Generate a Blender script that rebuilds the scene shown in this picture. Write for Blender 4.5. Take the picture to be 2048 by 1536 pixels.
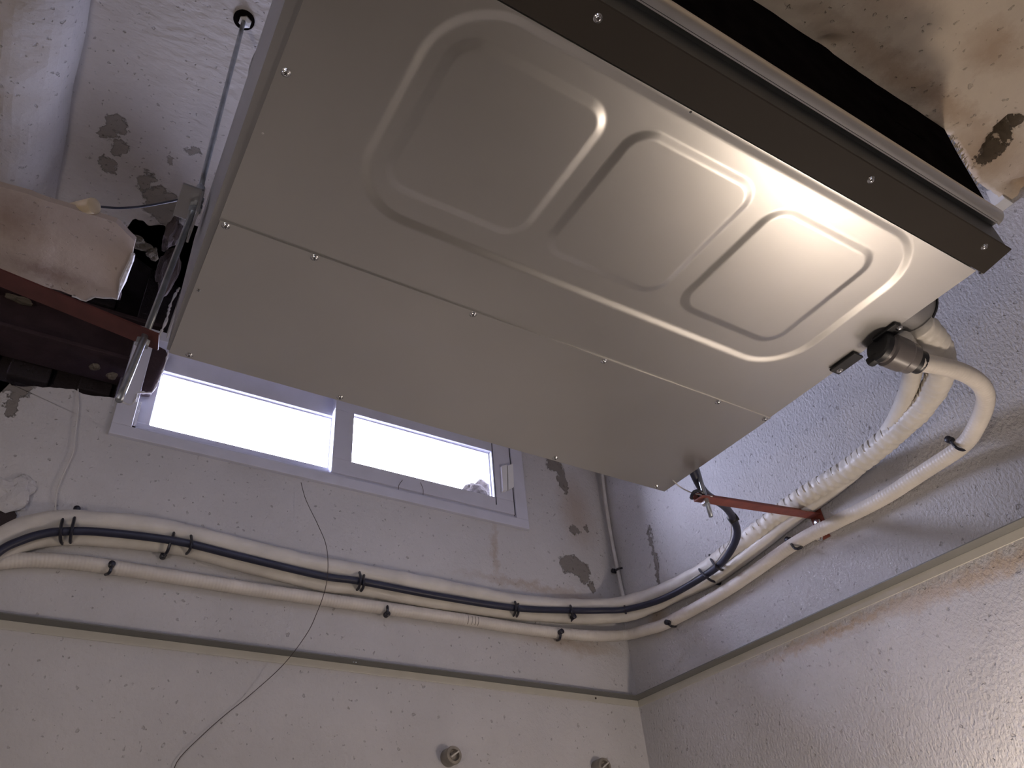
import bpy, bmesh, math, random
from mathutils import Vector, Matrix, noise
random.seed(7)
for o in list(bpy.data.objects): bpy.data.objects.remove(o)
C = bpy.context.scene.collection
SC = bpy.context.scene

# ------------------------------------------------------------------ camera
# origin of the room frame: the corner of the two walls, +x along the window wall,
# +y towards the window wall; heights in the builders are measured from eye level
H = 1.72
CAM = Vector((-1.53225537, -1.70472971, 0.0))
R = Matrix(((0.8660270, -0.4969434, -0.0551771),
            (0.2628310, 0.5463375, -0.7952579),
            (0.4253435, 0.6742126, 0.6037552)))
F, CX, CY = 1549.858, 958.799, 805.128
cd = bpy.data.cameras.new('camera')
cam = bpy.data.objects.new('camera', cd); C.objects.link(cam)
m = Matrix.Identity(4)
for i in range(3):
    m[i][0] = R[0][i]; m[i][1] = -R[1][i]; m[i][2] = -R[2][i]
m[0][3], m[1][3], m[2][3] = CAM.x, CAM.y, H
cam.matrix_world = m
cd.sensor_width = 36; cd.lens = F / 2048 * 36
cd.shift_x = (1024 - CX) / 2048; cd.shift_y = (CY - 768) / 2048
cd.clip_start = 0.02
SC.camera = cam

# ------------------------------------------------------------------ light
SC.view_settings.view_transform = 'Standard'; SC.view_settings.look = 'None'
SC.view_settings.exposure = 0.0; SC.view_settings.gamma = 1.0
SC.view_settings.use_curve_mapping = False
w = bpy.data.worlds.new('sky'); SC.world = w; w.use_nodes = True
bg = w.node_tree.nodes['Background']
bg.inputs[0].default_value = (0.70, 0.72, 1.0, 1); bg.inputs[1].default_value = 64.0

def light(name, kind, loc, energy, color, **kw):
    l = bpy.data.lights.new(name, kind); l.energy = energy; l.color = color
    for k, v in kw.items(): setattr(l, k, v)
    o = bpy.data.objects.new(name, l); C.objects.link(o)
    o.location = (loc[0], loc[1], loc[2] + H); return o
po = light('window_portal', 'AREA', (-0.89, 0.20, 1.26), 1, (1, 1, 1), shape='RECTANGLE', size=1.1, size_y=0.34)
po.data.cycles.is_portal = True
po.rotation_euler = (math.radians(-90), 0, 0)
# the warm bulb on the right-hand wall, just below the frame
light('wall_bulb', 'POINT', (-0.18, -1.17, 0.04), 10.5, (1.0, 0.83, 0.68), shadow_soft_size=0.05)
# added warm and cool fill lights behind the viewer, no source seen
light('warm_fill', 'POINT', (-2.55, -2.0, -0.25), 21, (1.0, 0.83, 0.68), shadow_soft_size=0.12)
do = light('cool_fill', 'AREA', (-2.6, -4.1, -0.7), 10, (0.80, 0.84, 1.0), shape='RECTANGLE', size=0.9, size_y=2.0)
do.rotation_euler = (math.radians(90), 0, 0)

# ------------------------------------------------------------------ pixel -> place helpers
def ray(x, y):
    d = Vector(((x - CX) / F, (y - CY) / F, 1.0)); return R.transposed() @ d
def on_x(x, y, X=0.0): d = ray(x, y); return CAM + d * ((X - CAM.x) / d.x)
def on_y(x, y, Y=0.0): d = ray(x, y); return CAM + d * ((Y - CAM.y) / d.y)
def on_z(x, y, Z): d = ray(x, y); return CAM + d * (Z / d.z)

# ------------------------------------------------------------------ object helpers
ROOT = {}
def tag(o, label=None, cat=None, group=None, kind=None):
    if label: o['label'] = label
    if cat: o['category'] = cat
    if group: o['group'] = group
    if kind: o['kind'] = kind
    return o
def thing(name, label, cat, loc, group=None):
    o = bpy.data.objects.new(name, None); C.objects.link(o)
    o.location = (loc[0], loc[1], loc[2] + H); ROOT[o.name] = Vector(loc)
    o.empty_display_size = 0.05
    return tag(o, label, cat, group)
def root_of(p):
    while p.parent: p = p.parent
    return p
def obj(name, bm, mat, parent=None, smooth=False, recalc=True):
    if recalc: bmesh.ops.recalc_face_normals(bm, faces=bm.faces)
    if parent is not None:
        off = ROOT[root_of(parent).name]
    else:
        n = len(bm.verts)
        xs = [v.co.x for v in bm.verts]; ys = [v.co.y for v in bm.verts]; zs = [v.co.z for v in bm.verts]
        off = Vector(((min(xs) + max(xs)) / 2, (min(ys) + max(ys)) / 2, min(zs)))
    bmesh.ops.translate(bm, verts=bm.verts, vec=-off)
    me = bpy.data.meshes.new(name); bm.to_mesh(me); bm.free()
    o = bpy.data.objects.new(name, me); C.objects.link(o)
    me.materials.append(mat)
    if smooth:
        for p in me.polygons: p.use_smooth = True
    if parent is not None: o.parent = parent
    else:
        o.location = off + Vector((0, 0, H)); ROOT[o.name] = off
    return o
def auto(o, deg=35):
    me = o.data
    bm = bmesh.new(); bm.from_mesh(me)
    for f in bm.faces: f.smooth = True
    for e in bm.edges:
        if len(e.link_faces) == 2 and e.calc_face_angle(0) > math.radians(deg): e.smooth = False
    bm.to_mesh(me); bm.free(); return o
def nb(): return bmesh.new()
def box(bm, x0, x1, y0, y1, z0, z1, bev=0):
    r = bmesh.ops.create_cube(bm, size=1)
    vs = r['verts']
    for v in vs:
        v.co = Vector(((x0 + x1) / 2 + v.co.x * (x1 - x0), (y0 + y1) / 2 + v.co.y * (y1 - y0), (z0 + z1) / 2 + v.co.z * (z1 - z0)))
    if bev:
        es = list({e for v in vs for e in v.link_edges})
        bmesh.ops.bevel(bm, geom=es, offset=bev, segments=2, affect='EDGES', profile=0.5)
def frame_of(d):
    d = d.normalized(); a = Vector((0, 0, 1)) if abs(d.z) < 0.9 else Vector((1, 0, 0))
    u = d.cross(a).normalized(); return u, d.cross(u)
def spline(pts, step=0.01):
    pts = [Vector(p) for p in pts]; out = []
    P = [pts[0] * 2 - pts[1]] + pts + [pts[-1] * 2 - pts[-2]]
    for i in range(1, len(P) - 2):
        a, b, c, d = P[i - 1:i + 3]; n = max(2, int((c - b).length / step))
        for k in range(n):
            t = k / n
            out.append(0.5 * ((2 * b) + (c - a) * t + (2 * a - 5 * b + 4 * c - d) * t * t + (3 * b - a - 3 * c + d) * t ** 3))
    out.append(pts[-1]); return out
def tube(bm, pts, r, seg=14, caps=True):
    """r: number or function of (arc length, angle)"""
    rings = []; s = 0; u = None
    for i, p in enumerate(pts):
        d = (pts[min(i + 1, len(pts) - 1)] - pts[max(i - 1, 0)]).normalized()
        if i: s += (p - pts[i - 1]).length
        if u is None: u, v = frame_of(d)
        else:
            u = (u - d * u.dot(d)).normalized(); v = d.cross(u)
        ring = []
        for k in range(seg):
            a = 2 * math.pi * k / seg
            rr = r(s, a) if callable(r) else r
            ring.append(bm.verts.new(p + (u * math.cos(a) + v * math.sin(a)) * rr))
        rings.append(ring)
    for a, b in zip(rings, rings[1:]):
        for k in range(seg): bm.faces.new((a[k], a[(k + 1) % seg], b[(k + 1) % seg], b[k]))
    if caps:
        bm.faces.new(rings[0][::-1]); bm.faces.new(rings[-1])
def lathe(bm, base, axis, prof, seg=24):
    """prof: (distance along axis, radius)"""
    axis = Vector(axis).normalized(); u, v = frame_of(axis); rings = []
    for h, r in prof:
        c = Vector(base) + axis * h
        rings.append([bm.verts.new(c + (u * math.cos(2 * math.pi * k / seg) + v * math.sin(2 * math.pi * k / seg)) * max(r, 1e-4)) for k in range(seg)])
    for a, b in zip(rings, rings[1:]):
        for k in range(seg): bm.faces.new((a[k], a[(k + 1) % seg], b[(k + 1) % seg], b[k]))
    bm.faces.new(rings[0][::-1]); bm.faces.new(rings[-1])
def extrude_poly(bm, pts, vec):
    """flat polygon (list of Vectors) extruded into a slab"""
    vec = Vector(vec)
    a = [bm.verts.new(p) for p in pts]; b = [bm.verts.new(Vector(p) + vec) for p in pts]
    fa = bm.faces.new(a); fb = bm.faces.new(b[::-1]); n = len(a)
    for i in range(n): bm.faces.new((a[i], b[i], b[(i + 1) % n], a[(i + 1) % n]))
    bmesh.ops.triangulate(bm, faces=[fa, fb])
def ragged(p, q, n, amp, axis, seed=0):
    """points from p to q wobbling along axis"""
    p, q, axis = Vector(p), Vector(q), Vector(axis); out = []
    for i in range(n + 1):
        t = i / n; b = p.lerp(q, t)
        k = noise.noise(b * 14 + Vector((seed, 0, 0))) * 1.1 + noise.noise(b * 55 + Vector((0, seed, 0))) * 0.5
        out.append(b + axis * k * amp * (0 if i in (0, n) else 1))
    return out

# ------------------------------------------------------------------ materials
def newmat(name):
    m = bpy.data.materials.new(name); m.use_nodes = True
    nt = m.node_tree; return m, nt, nt.nodes['Principled BSDF']
def N(nt, t, **kw):
    n = nt.nodes.new(t)
    for k, v in kw.items(): setattr(n, k, v)
    return n
def L(nt, a, b): nt.links.new(a, b)
def simple(name, col, rough=0.5, metal=0.0, bump=0.0, scale=200, var=0.12, vscale=20, spec=0.5):
    m, nt, b = newmat(name)
    b.inputs['Roughness'].default_value = rough; b.inputs['Metallic'].default_value = metal
    b.inputs['Specular IOR Level'].default_value = spec
    tc = N(nt, 'ShaderNodeTexCoord'); nz = N(nt, 'ShaderNodeTexNoise'); nz.inputs['Scale'].default_value = vscale
    nz.inputs['Detail'].default_value = 6
    L(nt, tc.outputs['Object'], nz.inputs['Vector'])
    mr = N(nt, 'ShaderNodeMapRange'); mr.inputs[1].default_value = 0.3; mr.inputs[2].default_value = 0.7
    mr.inputs[3].default_value = 1 - var; mr.inputs[4].default_value = 1 + var
    L(nt, nz.outputs['Fac'], mr.inputs[0])
    mx = N(nt, 'ShaderNodeVectorMath', operation='SCALE'); mx.inputs[0].default_value = col[:3]
    L(nt, mr.outputs[0], mx.inputs['Scale']); L(nt, mx.outputs[0], b.inputs['Base Color'])
    if bump:
        n2 = N(nt, 'ShaderNodeTexNoise'); n2.inputs['Scale'].default_value = scale; n2.inputs['Detail'].default_value = 4
        L(nt, tc.outputs['Object'], n2.inputs['Vector'])
        bp = N(nt, 'ShaderNodeBump'); bp.inputs['Strength'].default_value = 0.6; bp.inputs['Distance'].default_value = bump
        L(nt, n2.outputs['Fac'], bp.inputs['Height']); L(nt, bp.outputs[0], b.inputs['Normal'])
    return m
def math_(nt, op, a, b=None, c=None):
    n = N(nt, 'ShaderNodeMath', operation=op)
    for i, v in enumerate((a, b, c)):
        if v is None: continue
        if isinstance(v, (int, float)): n.inputs[i].default_value = v
        else: L(nt, v, n.inputs[i])
    return n.outputs[0]
def plaster(name, col, rough=0.9, bump=0.004, scale=70, stretch=(1, 1, 1), blobs=(), grime=(), pits=0.28, blobcol=(0.2, 0.18, 0.165), grimecol=(0.36, 0.27, 0.19), detail=5):
    """painted plaster: stipple relief, pits, and peeled or stained patches that sit at fixed places on the surface"""
    m, nt, b = newmat(name); b.inputs['Roughness'].default_value = rough; b.inputs['Specular IOR Level'].default_value = 0.35
    g = N(nt, 'ShaderNodeNewGeometry'); pos = g.outputs['Position']
    # large tone variation
    n1 = N(nt, 'ShaderNodeTexNoise'); n1.inputs['Scale'].default_value = 2.3; n1.inputs['Detail'].default_value = 7; n1.inputs['Roughness'].default_value = 0.6
    L(nt, pos, n1.inputs['Vector'])
    mr = N(nt, 'ShaderNodeMapRange'); mr.inputs[1].default_value = 0.3; mr.inputs[2].default_value = 0.7; mr.inputs[3].default_value = 0.86; mr.inputs[4].default_value = 1.08
    L(nt, n1.outputs['Fac'], mr.inputs[0])
    sc = N(nt, 'ShaderNodeVectorMath', operation='SCALE'); sc.inputs[0].default_value = col; L(nt, mr.outputs[0], sc.inputs['Scale'])
    color = sc.outputs[0]
    # distorted position for patch outlines
    nd = N(nt, 'ShaderNodeTexNoise'); nd.inputs['Scale'].default_value = 26; nd.inputs['Detail'].default_value = 8; nd.inputs['Roughness'].default_value = 0.7
    L(nt, pos, nd.inputs['Vector'])
    sb = N(nt, 'ShaderNodeVectorMath', operation='SUBTRACT'); L(nt, nd.outputs['Color'], sb.inputs[0]); sb.inputs[1].default_value = (0.5, 0.5, 0.5)
    s2 = N(nt, 'ShaderNodeVectorMath', operation='SCALE'); L(nt, sb.outputs[0], s2.inputs[0]); s2.inputs['Scale'].default_value = 0.085
    ad = N(nt, 'ShaderNodeVectorMath', operation='ADD'); L(nt, pos, ad.inputs[0]); L(nt, s2.outputs[0], ad.inputs[1])
    def field(lst, soft):
        tot = None
        for (x, y, z, rx, ry, rz) in lst:
            d = N(nt, 'ShaderNodeVectorMath', operation='SUBTRACT'); L(nt, ad.outputs[0], d.inputs[0]); d.inputs[1].default_value = (x, y, z + H)
            e = N(nt, 'ShaderNodeVectorMath', operation='DIVIDE'); L(nt, d.outputs[0], e.inputs[0]); e.inputs[1].default_value = (rx, ry, rz)
            l = N(nt, 'ShaderNodeVectorMath', operation='LENGTH'); L(nt, e.outputs[0], l.inputs[0])
            q = N(nt, 'ShaderNodeMapRange'); q.inputs[1].default_value = 1 + soft; q.inputs[2].default_value = 1 - soft
            L(nt, l.outputs['Value'], q.inputs[0])
            tot = q.outputs[0] if tot is None else math_(nt, 'MAXIMUM', tot, q.outputs[0])
        return tot
    def mix(fac, c2):
        nonlocal color
        mx = N(nt, 'ShaderNodeMix', data_type='RGBA'); L(nt, fac, mx.inputs[0]); L(nt, color, mx.inputs[6]); mx.inputs[7].default_value = (*c2, 1)
        color = mx.outputs[2]
    hb = None
    if grime:
        f = field(grime, 0.7); mix(math_(nt, 'MULTIPLY', f, 0.55), grimecol)
    if blobs:
        f = field(blobs, 0.07); mix(math_(nt, 'MULTIPLY', f, 0.92), blobcol); hb = f
    # dark pits and specks
    vp = N(nt, 'ShaderNodeTexNoise'); vp.inputs['Scale'].default_value = 75; vp.inputs['Detail'].default_value = 2
    L(nt, pos, vp.inputs['Vector'])
    pr = N(nt, 'ShaderNodeMapRange'); pr.inputs[1].default_value = 0.665; pr.inputs[2].default_value = 0.72; L(nt, vp.outputs['Fac'], pr.inputs[0])
    mix(math_(nt, 'MULTIPLY', pr.outputs[0], pits), (0.13, 0.11, 0.10))
    L(nt, color, b.inputs['Base Color'])
    # relief
    mp = N(nt, 'ShaderNodeVectorMath', operation='MULTIPLY'); L(nt, pos, mp.inputs[0]); mp.inputs[1].default_value = stretch
    n3 = N(nt, 'ShaderNodeTexNoise'); n3.inputs['Scale'].default_value = scale; n3.inputs['Detail'].default_value = detail; n3.inputs['Roughness'].default_value = 0.55
    L(nt, mp.outputs[0], n3.inputs['Vector'])
    h = math_(nt, 'SUBTRACT', n3.outputs['Fac'], math_(nt, 'MULTIPLY', pr.outputs[0], 0.5))
    if hb is not None: h = math_(nt, 'SUBTRACT', h, math_(nt, 'MULTIPLY', hb, 0.6))
    bp = N(nt, 'ShaderNodeBump'); bp.inputs['Strength'].default_value = 1.0; bp.inputs['Distance'].default_value = bump
    L(nt, h, bp.inputs['Height']); L(nt, bp.outputs[0], b.inputs['Normal'])
    return m

WHITE = (0.56, 0.545, 0.55)
M = {}
M['wallA'] = plaster('window wall plaster', WHITE, bump=0.0034, scale=80,
    blobs=[(-0.185, 0, 1.36, .03, .2, .03), (-0.158, 0, 1.305, .019, .2, .05), (-0.138, 0, 1.125, .022, .2, .012), (-0.09, 0, 1.145, .008, .2, .015),
           (-0.158, 0, 1.003, .052, .2, .034), (-0.125, 0, .972, .018, .2, .02), (-0.10, 0, .945, .012, .2, .015),
           (-1.705, 0, 1.16, .035, .2, .03), (-1.70, 0, 1.11, .015, .2, .03), (-1.73, 0, .80, .05, .2, .02), (-1.72, 0, .73, .05, .2, .008)],
    grime=[(-0.33, 0, .91, .16, .2, .012), (-0.12, 0, 1.2, .05, .2, .1), (-0.2, 0, .76, .12, .2, .02), (-.17, 0, .9, .09, .2, .02), (-0.44, 0, 1.0, .01, .2, .07)])
M['wallB'] = plaster('right wall plaster', WHITE, rough=.62, bump=0.0045, scale=165, stretch=(1, 1, 0.75),
    blobs=[(0, -.175, 1.03, .2, .006, .06), (0, -.178, .95, .2, .008, .05)],
    grime=[(0, -.14, .82, .2, .03, .04), (0, -1.05, .575, .3, .25, .016), (0, -.7, .585, .3, .2, .01)], detail=4, grimecol=(0.42, 0.27, 0.12), pits=0.3)
M['ceil'] = plaster('ceiling plaster', (0.66, 0.63, 0.62), bump=0.004, scale=60, stretch=(0.6, 1, 1),
    blobs=[(-1.665, -.462, 1.6, .020, .024, .2), (-1.678, -.43, 1.6, .02, .02, .2), (-1.645, -.40, 1.6, .014, .022, .2), (-1.66, -.34, 1.6, .02, .02, .2),
           (-1.575, -.335, 1.6, .016, .03, .2), (-1.54, -.28, 1.6, .03, .05, .2), (-1.50, -.27, 1.6, .03, .06, .2), (-1.54, -.42, 1.6, .008, .01, .2), (-1.50, -.47, 1.6, .02, .012, .2)],
    grime=[(-1.60, -.40, 1.6, .12, .15, .3), (-1.5, -.33, 1.6, .06, .2, .3)], grimecol=(.3, .27, .26), blobcol=(.25, .225, .205))
M['falseceil'] = plaster('stained ceiling plaster', (0.70, 0.60, 0.48), bump=0.0035, scale=22, rough=.85,
    blobs=[(-.180, -1.50, 1.245, .013, .02, .2), (-.165, -1.472, 1.245, .018, .022, .2), (-.150, -1.445, 1.245, .022, .02, .2)],
    grime=[(-.08, -1.62, 1.245, .07, .06, .3), (-.4, -1.47, 1.245, .25, .02, .3), (-.16, -1.44, 1.245, .08, .04, .3), (-.6, -1.62, 1.245, .05, .08, .3), (-.35, -1.58, 1.245, .05, .03, .3), (-.02, -1.45, 1.245, .05, .04, .3)],
    grimecol=(.38, .24, .14), blobcol=(.075, .055, .035), pits=.22)
M['slab'] = plaster('broken ceiling plaster', (0.50, 0.42, 0.37), bump=0.002, scale=25,
    grime=[(-1.78, -.37, 1.3, .05, .05, .2), (-1.70, -.25, 1.3, .06, .02, .2)], grimecol=(.22, .14, .11))
M['broken'] = plaster('broken plaster edge', (0.62, 0.60, 0.60), bump=0.003, scale=90)
M['cavity'] = plaster('dark brown cavity masonry', (0.05, 0.038, 0.04), bump=0.01, scale=25, pits=.2)  # dark brown masonry colour throughout
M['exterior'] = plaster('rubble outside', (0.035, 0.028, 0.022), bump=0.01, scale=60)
M['floor'] = simple('concrete floor', (0.17, 0.155, 0.14), .7, bump=.002)
M['steel'] = simple('satin painted sheet steel', (0.55, 0.54, 0.52), .36, .9, var=.03, vscale=5)
_b = M['steel'].node_tree.nodes['Principled BSDF']; _b.inputs['Coat Weight'].default_value = 1.0; _b.inputs['Coat Roughness'].default_value = .17; _b.inputs['Coat IOR'].default_value = 1.7
M['casing'] = simple('galvanised casing steel', (0.34, 0.335, 0.34), .42, .6, var=.05, vscale=9)
M['flange'] = simple('flange steel in unlit tone', (0.042, 0.035, 0.029), .6, 0.0, spec=.15, var=.04, vscale=9)  # colour darkened because the tilted flange reflects no lamp
M['strip'] = simple('grey collar steel', (0.06, 0.062, 0.06), .4, .3, var=.05)
M['lip'] = simple('bright rolled steel lip', (0.80, 0.78, 0.74), .34, 1.0, var=.04)
M['black'] = simple('flat black', (0.008, 0.0065, 0.0065), .95, var=.3, bump=.004, scale=40, spec=.0)
M['chrome'] = simple('zinc plated screw', (0.75, 0.75, 0.76), .18, 1.0, var=.05)
M['zinc'] = simple('zinc plated rod', (0.42, 0.45, 0.50), .32, .9, var=.15, vscale=60, bump=.0006, scale=500)
M['rubber'] = simple('black rubber', (0.012, 0.012, 0.014), .45, var=.2)
M['cable'] = simple('dark cable sheath', (0.02, 0.022, 0.045), .45, var=.15)
M['clip'] = simple('black plastic clip', (0.012, 0.012, 0.022), .4, var=.15)
M['red_shaded'] = simple('red oxide steel darkened for shade', (0.085, 0.022, 0.02), .6, .1, var=.22, vscale=30)  # same red steel, colour darkened for the dim left side
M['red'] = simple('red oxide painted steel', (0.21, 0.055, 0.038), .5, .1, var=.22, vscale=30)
M['brick'] = simple('red clay masonry darkened for shade', (0.035, 0.018, 0.022), .85, var=.25, bump=.004, scale=60)  # masonry red darkened in colour for the dim recess
M['frame'] = simple('window frame paint with glare tint', (0.58, 0.58, 0.66), .45, var=.04)  # paint lightened towards lavender to carry the window's glare
M['gasket'] = simple('dark window gasket', (0.05, 0.05, 0.07), .6)
M['latch'] = simple('white plastic latch', (0.78, 0.78, 0.78), .35, var=.03)
M['trim'] = simple('grey painted trim', (0.56, 0.54, 0.49), .45, .1, var=.04)
M['trim_shaded'] = simple('trim paint darkened for shade', (0.17, 0.17, 0.165), .6, .1, var=.04)  # copy of the trim paint with the underside's shade in its colour
M['wire_white'] = simple('white wire sheath', (0.62, 0.6, 0.58), .5)
M['thread'] = simple('dark thread', (0.06, 0.045, 0.04), .8)
M['yellowed'] = simple('yellowed plastic', (0.62, 0.50, 0.33), .45, var=.15)
M['straw'] = simple('reed fibres', (0.40, 0.32, 0.18), .8, var=.3)
M['connector'] = simple('grey drain connector plastic', (0.14, 0.125, 0.12), .35, var=.08)
M['stub'] = simple('grey metal pipe stub', (0.26, 0.235, 0.20), .45, .3, var=.25, vscale=40, bump=.002, scale=90)
def insulation(name, col):
    m, nt, b = newmat(name); b.inputs['Roughness'].default_value = .45
    tc = N(nt, 'ShaderNodeTexCoord')
    nz = N(nt, 'ShaderNodeTexNoise'); nz.inputs['Scale'].default_value = 14; nz.inputs['Detail'].default_value = 6; L(nt, tc.outputs['Object'], nz.inputs['Vector'])
    r = N(nt, 'ShaderNodeMapRange'); r.inputs[1].default_value = .3; r.inputs[2].default_value = .7; r.inputs[3].default_value = .85; r.inputs[4].default_value = 1.05
    L(nt, nz.outputs['Fac'], r.inputs[0]); s = N(nt, 'ShaderNodeVectorMath', operation='SCALE'); s.inputs[0].default_value = col; L(nt, r.outputs[0], s.inputs['Scale']); L(nt, s.outputs[0], b.inputs['Base Color'])
    n2 = N(nt, 'ShaderNodeTexNoise'); n2.inputs['Scale'].default_value = 45; n2.inputs['Detail'].default_value = 3; L(nt, tc.outputs['Object'], n2.inputs['Vector'])
    bp = N(nt, 'ShaderNodeBump'); bp.inputs['Distance'].default_value = .002; bp.inputs['Strength'].default_value = .6; L(nt, n2.outputs['Fac'], bp.inputs['Height']); L(nt, bp.outputs[0], b.inputs['Normal'])
    return m
M['pipe'] = insulation('white wrapped pipe insulation', (0.66, 0.62, 0.56))
M['hose'] = insulation('white ribbed hose', (0.68, 0.63, 0.57))
mg, nt, b = newmat('window glass'); M['glass'] = mg
nt.nodes.remove(b)
tr = N(nt, 'ShaderNodeBsdfTransparent'); gl = N(nt, 'ShaderNodeBsdfGlossy'); gl.inputs['Roughness'].default_value = .02
ms = N(nt, 'ShaderNodeMixShader')
tr.inputs[0].default_value = (.94, .95, .95, 1)
ms.inputs[0].default_value = .05; L(nt, tr.outputs[0], ms.inputs[1]); L(nt, gl.outputs[0], ms.inputs[2]); L(nt, ms.outputs[0], nt.nodes['Material Output'].inputs[0])

# ================================================================== SETTING
FL = -H; TOP = 2.0; XL = -4.3; YB = -4.3
def struct(name, bm, mat, parent=None, **kw):
    o = obj(name, bm, mat, parent, **kw)
    if parent is None: o['kind'] = 'structure'
    return o
bm = nb(); box(bm, XL - .2, .2, YB - .2, .25, FL - .1, FL); struct('floor', bm, M['floor'])
# window wall in pieces round the opening and under the broken-out cavity
bm = nb(); T = (0, .25, 0)
def V2(x, z): return Vector((x, 0, z))
box(bm, XL - .2, 0.2, 0, .10, FL, 1.09)
top = ragged(V2(-1.44, 1.205), V2(-1.72, 1.165), 60, .010, (0, 0, 1), 3)
extrude_poly(bm, [V2(-1.44, 1.09)] + top + [V2(-1.735, 1.12), V2(-1.76, 1.13), V2(-1.80, 1.17), V2(XL - .2, 1.17), V2(XL - .2, 1.09)], (0, .27, 0))
box(bm, -.335, .2, 0, .10, 1.09, TOP)
edge = ragged(V2(-1.425, 1.36), V2(-1.400, 1.72), 34, .010, (1, 0, 0), 9)
extrude_poly(bm, [V2(-.335, 1.425), V2(-1.418, 1.425)] + edge[7:] + [V2(-1.40, TOP), V2(-.335, TOP)], (0, .10, 0))
wall_back = struct('wall_back', bm, M['wallA'])
bm = nb(); box(bm, 0, .2, YB - .2, 0, FL, TOP); struct('wall_right', bm, M['wallB'])
bm = nb(); box(bm, XL - .2, XL, YB - .2, 0, FL, TOP); struct('wall_left', bm, M['wallB'])
bm = nb(); box(bm, XL, 0, YB - .2, YB, FL, TOP); struct('wall_front', bm, M['wallB'])
# roof slab above everything and the dark cavity behind the missing plaster
bm = nb(); box(bm, XL - .2, .2, YB - .2, .5, TOP, TOP + .15); struct('trim_roof_slab', bm, M['cavity'])
bm = nb()
box(bm, XL - .2, -1.43, .25, .35, 1.0, TOP)
box(bm, XL - .2, -1.40, .0, .25, 1.75, TOP)
box(bm, -1.50, -1.4045, .1, .26, 1.205, TOP)
for k in range(26):   # rough stones standing out of the cavity back
    x = -2.6 + random.random() * 1.15; z = 1.2 + random.random() * .5; s = .02 + random.random() * .03
    box(bm, x, x + s * 2, .25 - s * .6, .26, z, z + s, .004)
struct('wall_cavity', bm, M['cavity'])
# upper ceiling with its plaster rib; far edge broken
bm = nb()
e = ragged((-1.40, -.26, 1.6), (-1.58, -.20, 1.6), 30, .03, (0, 1, 0), 5) + ragged((-1.60, -.10, 1.6), (-2.6, -.08, 1.6), 60, .02, (0, 1, 0), 5)
extrude_poly(bm, [Vector((0, -1.46, 1.6)), Vector((0, -.0, 1.6)), Vector((-1.40, -.0, 1.6))] + e + [Vector((XL, -.08, 1.6)), Vector((XL, -1.46, 1.6))], (0, 0, .05))
ceiling = struct('ceiling', bm, M['ceil'])
bm = nb()     # rounded rib running towards the window wall
n = 14; prof = []
for k in range(n + 1):
    t = k / n; x = -1.755 - .21 * t; prof.append((x, 1.6 - .10 * (math.sin(math.pi * t) ** .45)))
ys = [-1.44 + i * (1.36 / 60) for i in range(61)]; rows = []
for y in ys: rows.append([bm.verts.new((x + .006 * noise.noise((x * 9, y * 7, 1)), y, z + .007 * noise.noise((x * 20, y * 14, 5)))) for x, z in prof])
for a, b_ in zip(rows, rows[1:]):
    for k in range(n): bm.faces.new((a[k], a[k + 1], b_[k + 1], b_[k]))
bm.faces.new(rows[0]); bm.faces.new(rows[-1])
struct('trim_rib', bm, M['ceil'], smooth=False)
# lower ceiling of plaster on reeds, broken off in front of the unit; gouge near the wall
bm = nb(); fe = []
edge_px = [(1300, -95), (1380, -44), (1450, 0), (1500, 33), (1560, 66), (1605, 92), (1640, 118), (1700, 150), (1760, 188), (1810, 222), (1850, 243), (1890, 264), (1910, 281), (1922, 300), (1934, 322), (1946, 345), (1958, 366), (1978, 380), (2006, 400), (2030, 412), (2052, 420)]
ed = [on_z(x, y, 1.245) for x, y in edge_px]; ed[-1].x = 0.0
ed = [Vector((XL, -1.43, 1.245)), Vector((-2.2, -1.43, 1.245)), Vector((-1.4, -1.425, 1.245))] + ed
def edge_y(x):
    for a, b_ in zip(ed, ed[1:]):
        if a.x <= x <= b_.x: return a.y + (b_.y - a.y) * (x - a.x) / max(b_.x - a.x, 1e-6)
    return ed[-1].y
def under(x, y):
    z = 1.245 + .010 * noise.noise((x * 5, y * 5, 2)) + .006 * noise.noise((x * 14, y * 14, 7)) + .0025 * noise.noise((x * 40, y * 40, 3))
    for (gx, gy, rx, ry, ang, dep) in ((-.166, -1.475, .018, .055, -.52, .045), (-.03, -1.55, .012, .06, -.5, .016), (-.02, -1.43, .03, .02, 0, .02), (-.62, -1.445, .02, .015, 0, .01)):
        dx, dy = x - gx, y - gy; u = dx * math.cos(ang) + dy * math.sin(ang); v = -dx * math.sin(ang) + dy * math.cos(ang)
        q = (u / rx) ** 2 + (v / ry) ** 2 + .5 * noise.noise((x * 60, y * 60, 9)); z += dep * max(0, 1 - max(q, 0)) ** .6
    return z
xs = [XL + i * .15 for i in range(16)] + [-1.9 + i * .009 for i in range(212)]; xs = [x for x in xs if x < -.002] + [0.0]
nys = 60; cols = []
for x in xs:
    ye = edge_y(x) + (.004 * noise.noise((x * 120, 0, 0)) + .003 * noise.noise((x * 300, 3, 0)) if x < -.001 else 0)
    col = []
    for j in range(nys + 1):
        t = j / nys; y = ye - (.62 * t if t < .9 else .558 + (t - .9) * 10 * (2.2))
        z = under(x, y) if t < .9 else 1.245
        col.append(bm.verts.new((x, y, z)))
    lipv = bm.verts.new((x, ye + .004 * noise.noise((x * 90, 8, 0)), 1.285)); col.insert(0, lipv)
    cols.append(col)
for a, b_ in zip(cols, cols[1:]):
    for k in range(nys + 1): bm.faces.new((a[k], a[k + 1], b_[k + 1], b_[k]))
struct('ceiling_lower', bm, M['falseceil'], smooth=True, recalc=False)
lc = bpy.data.objects['ceiling_lower']
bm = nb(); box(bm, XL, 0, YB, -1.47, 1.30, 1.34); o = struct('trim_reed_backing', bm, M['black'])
bm = nb()
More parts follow.
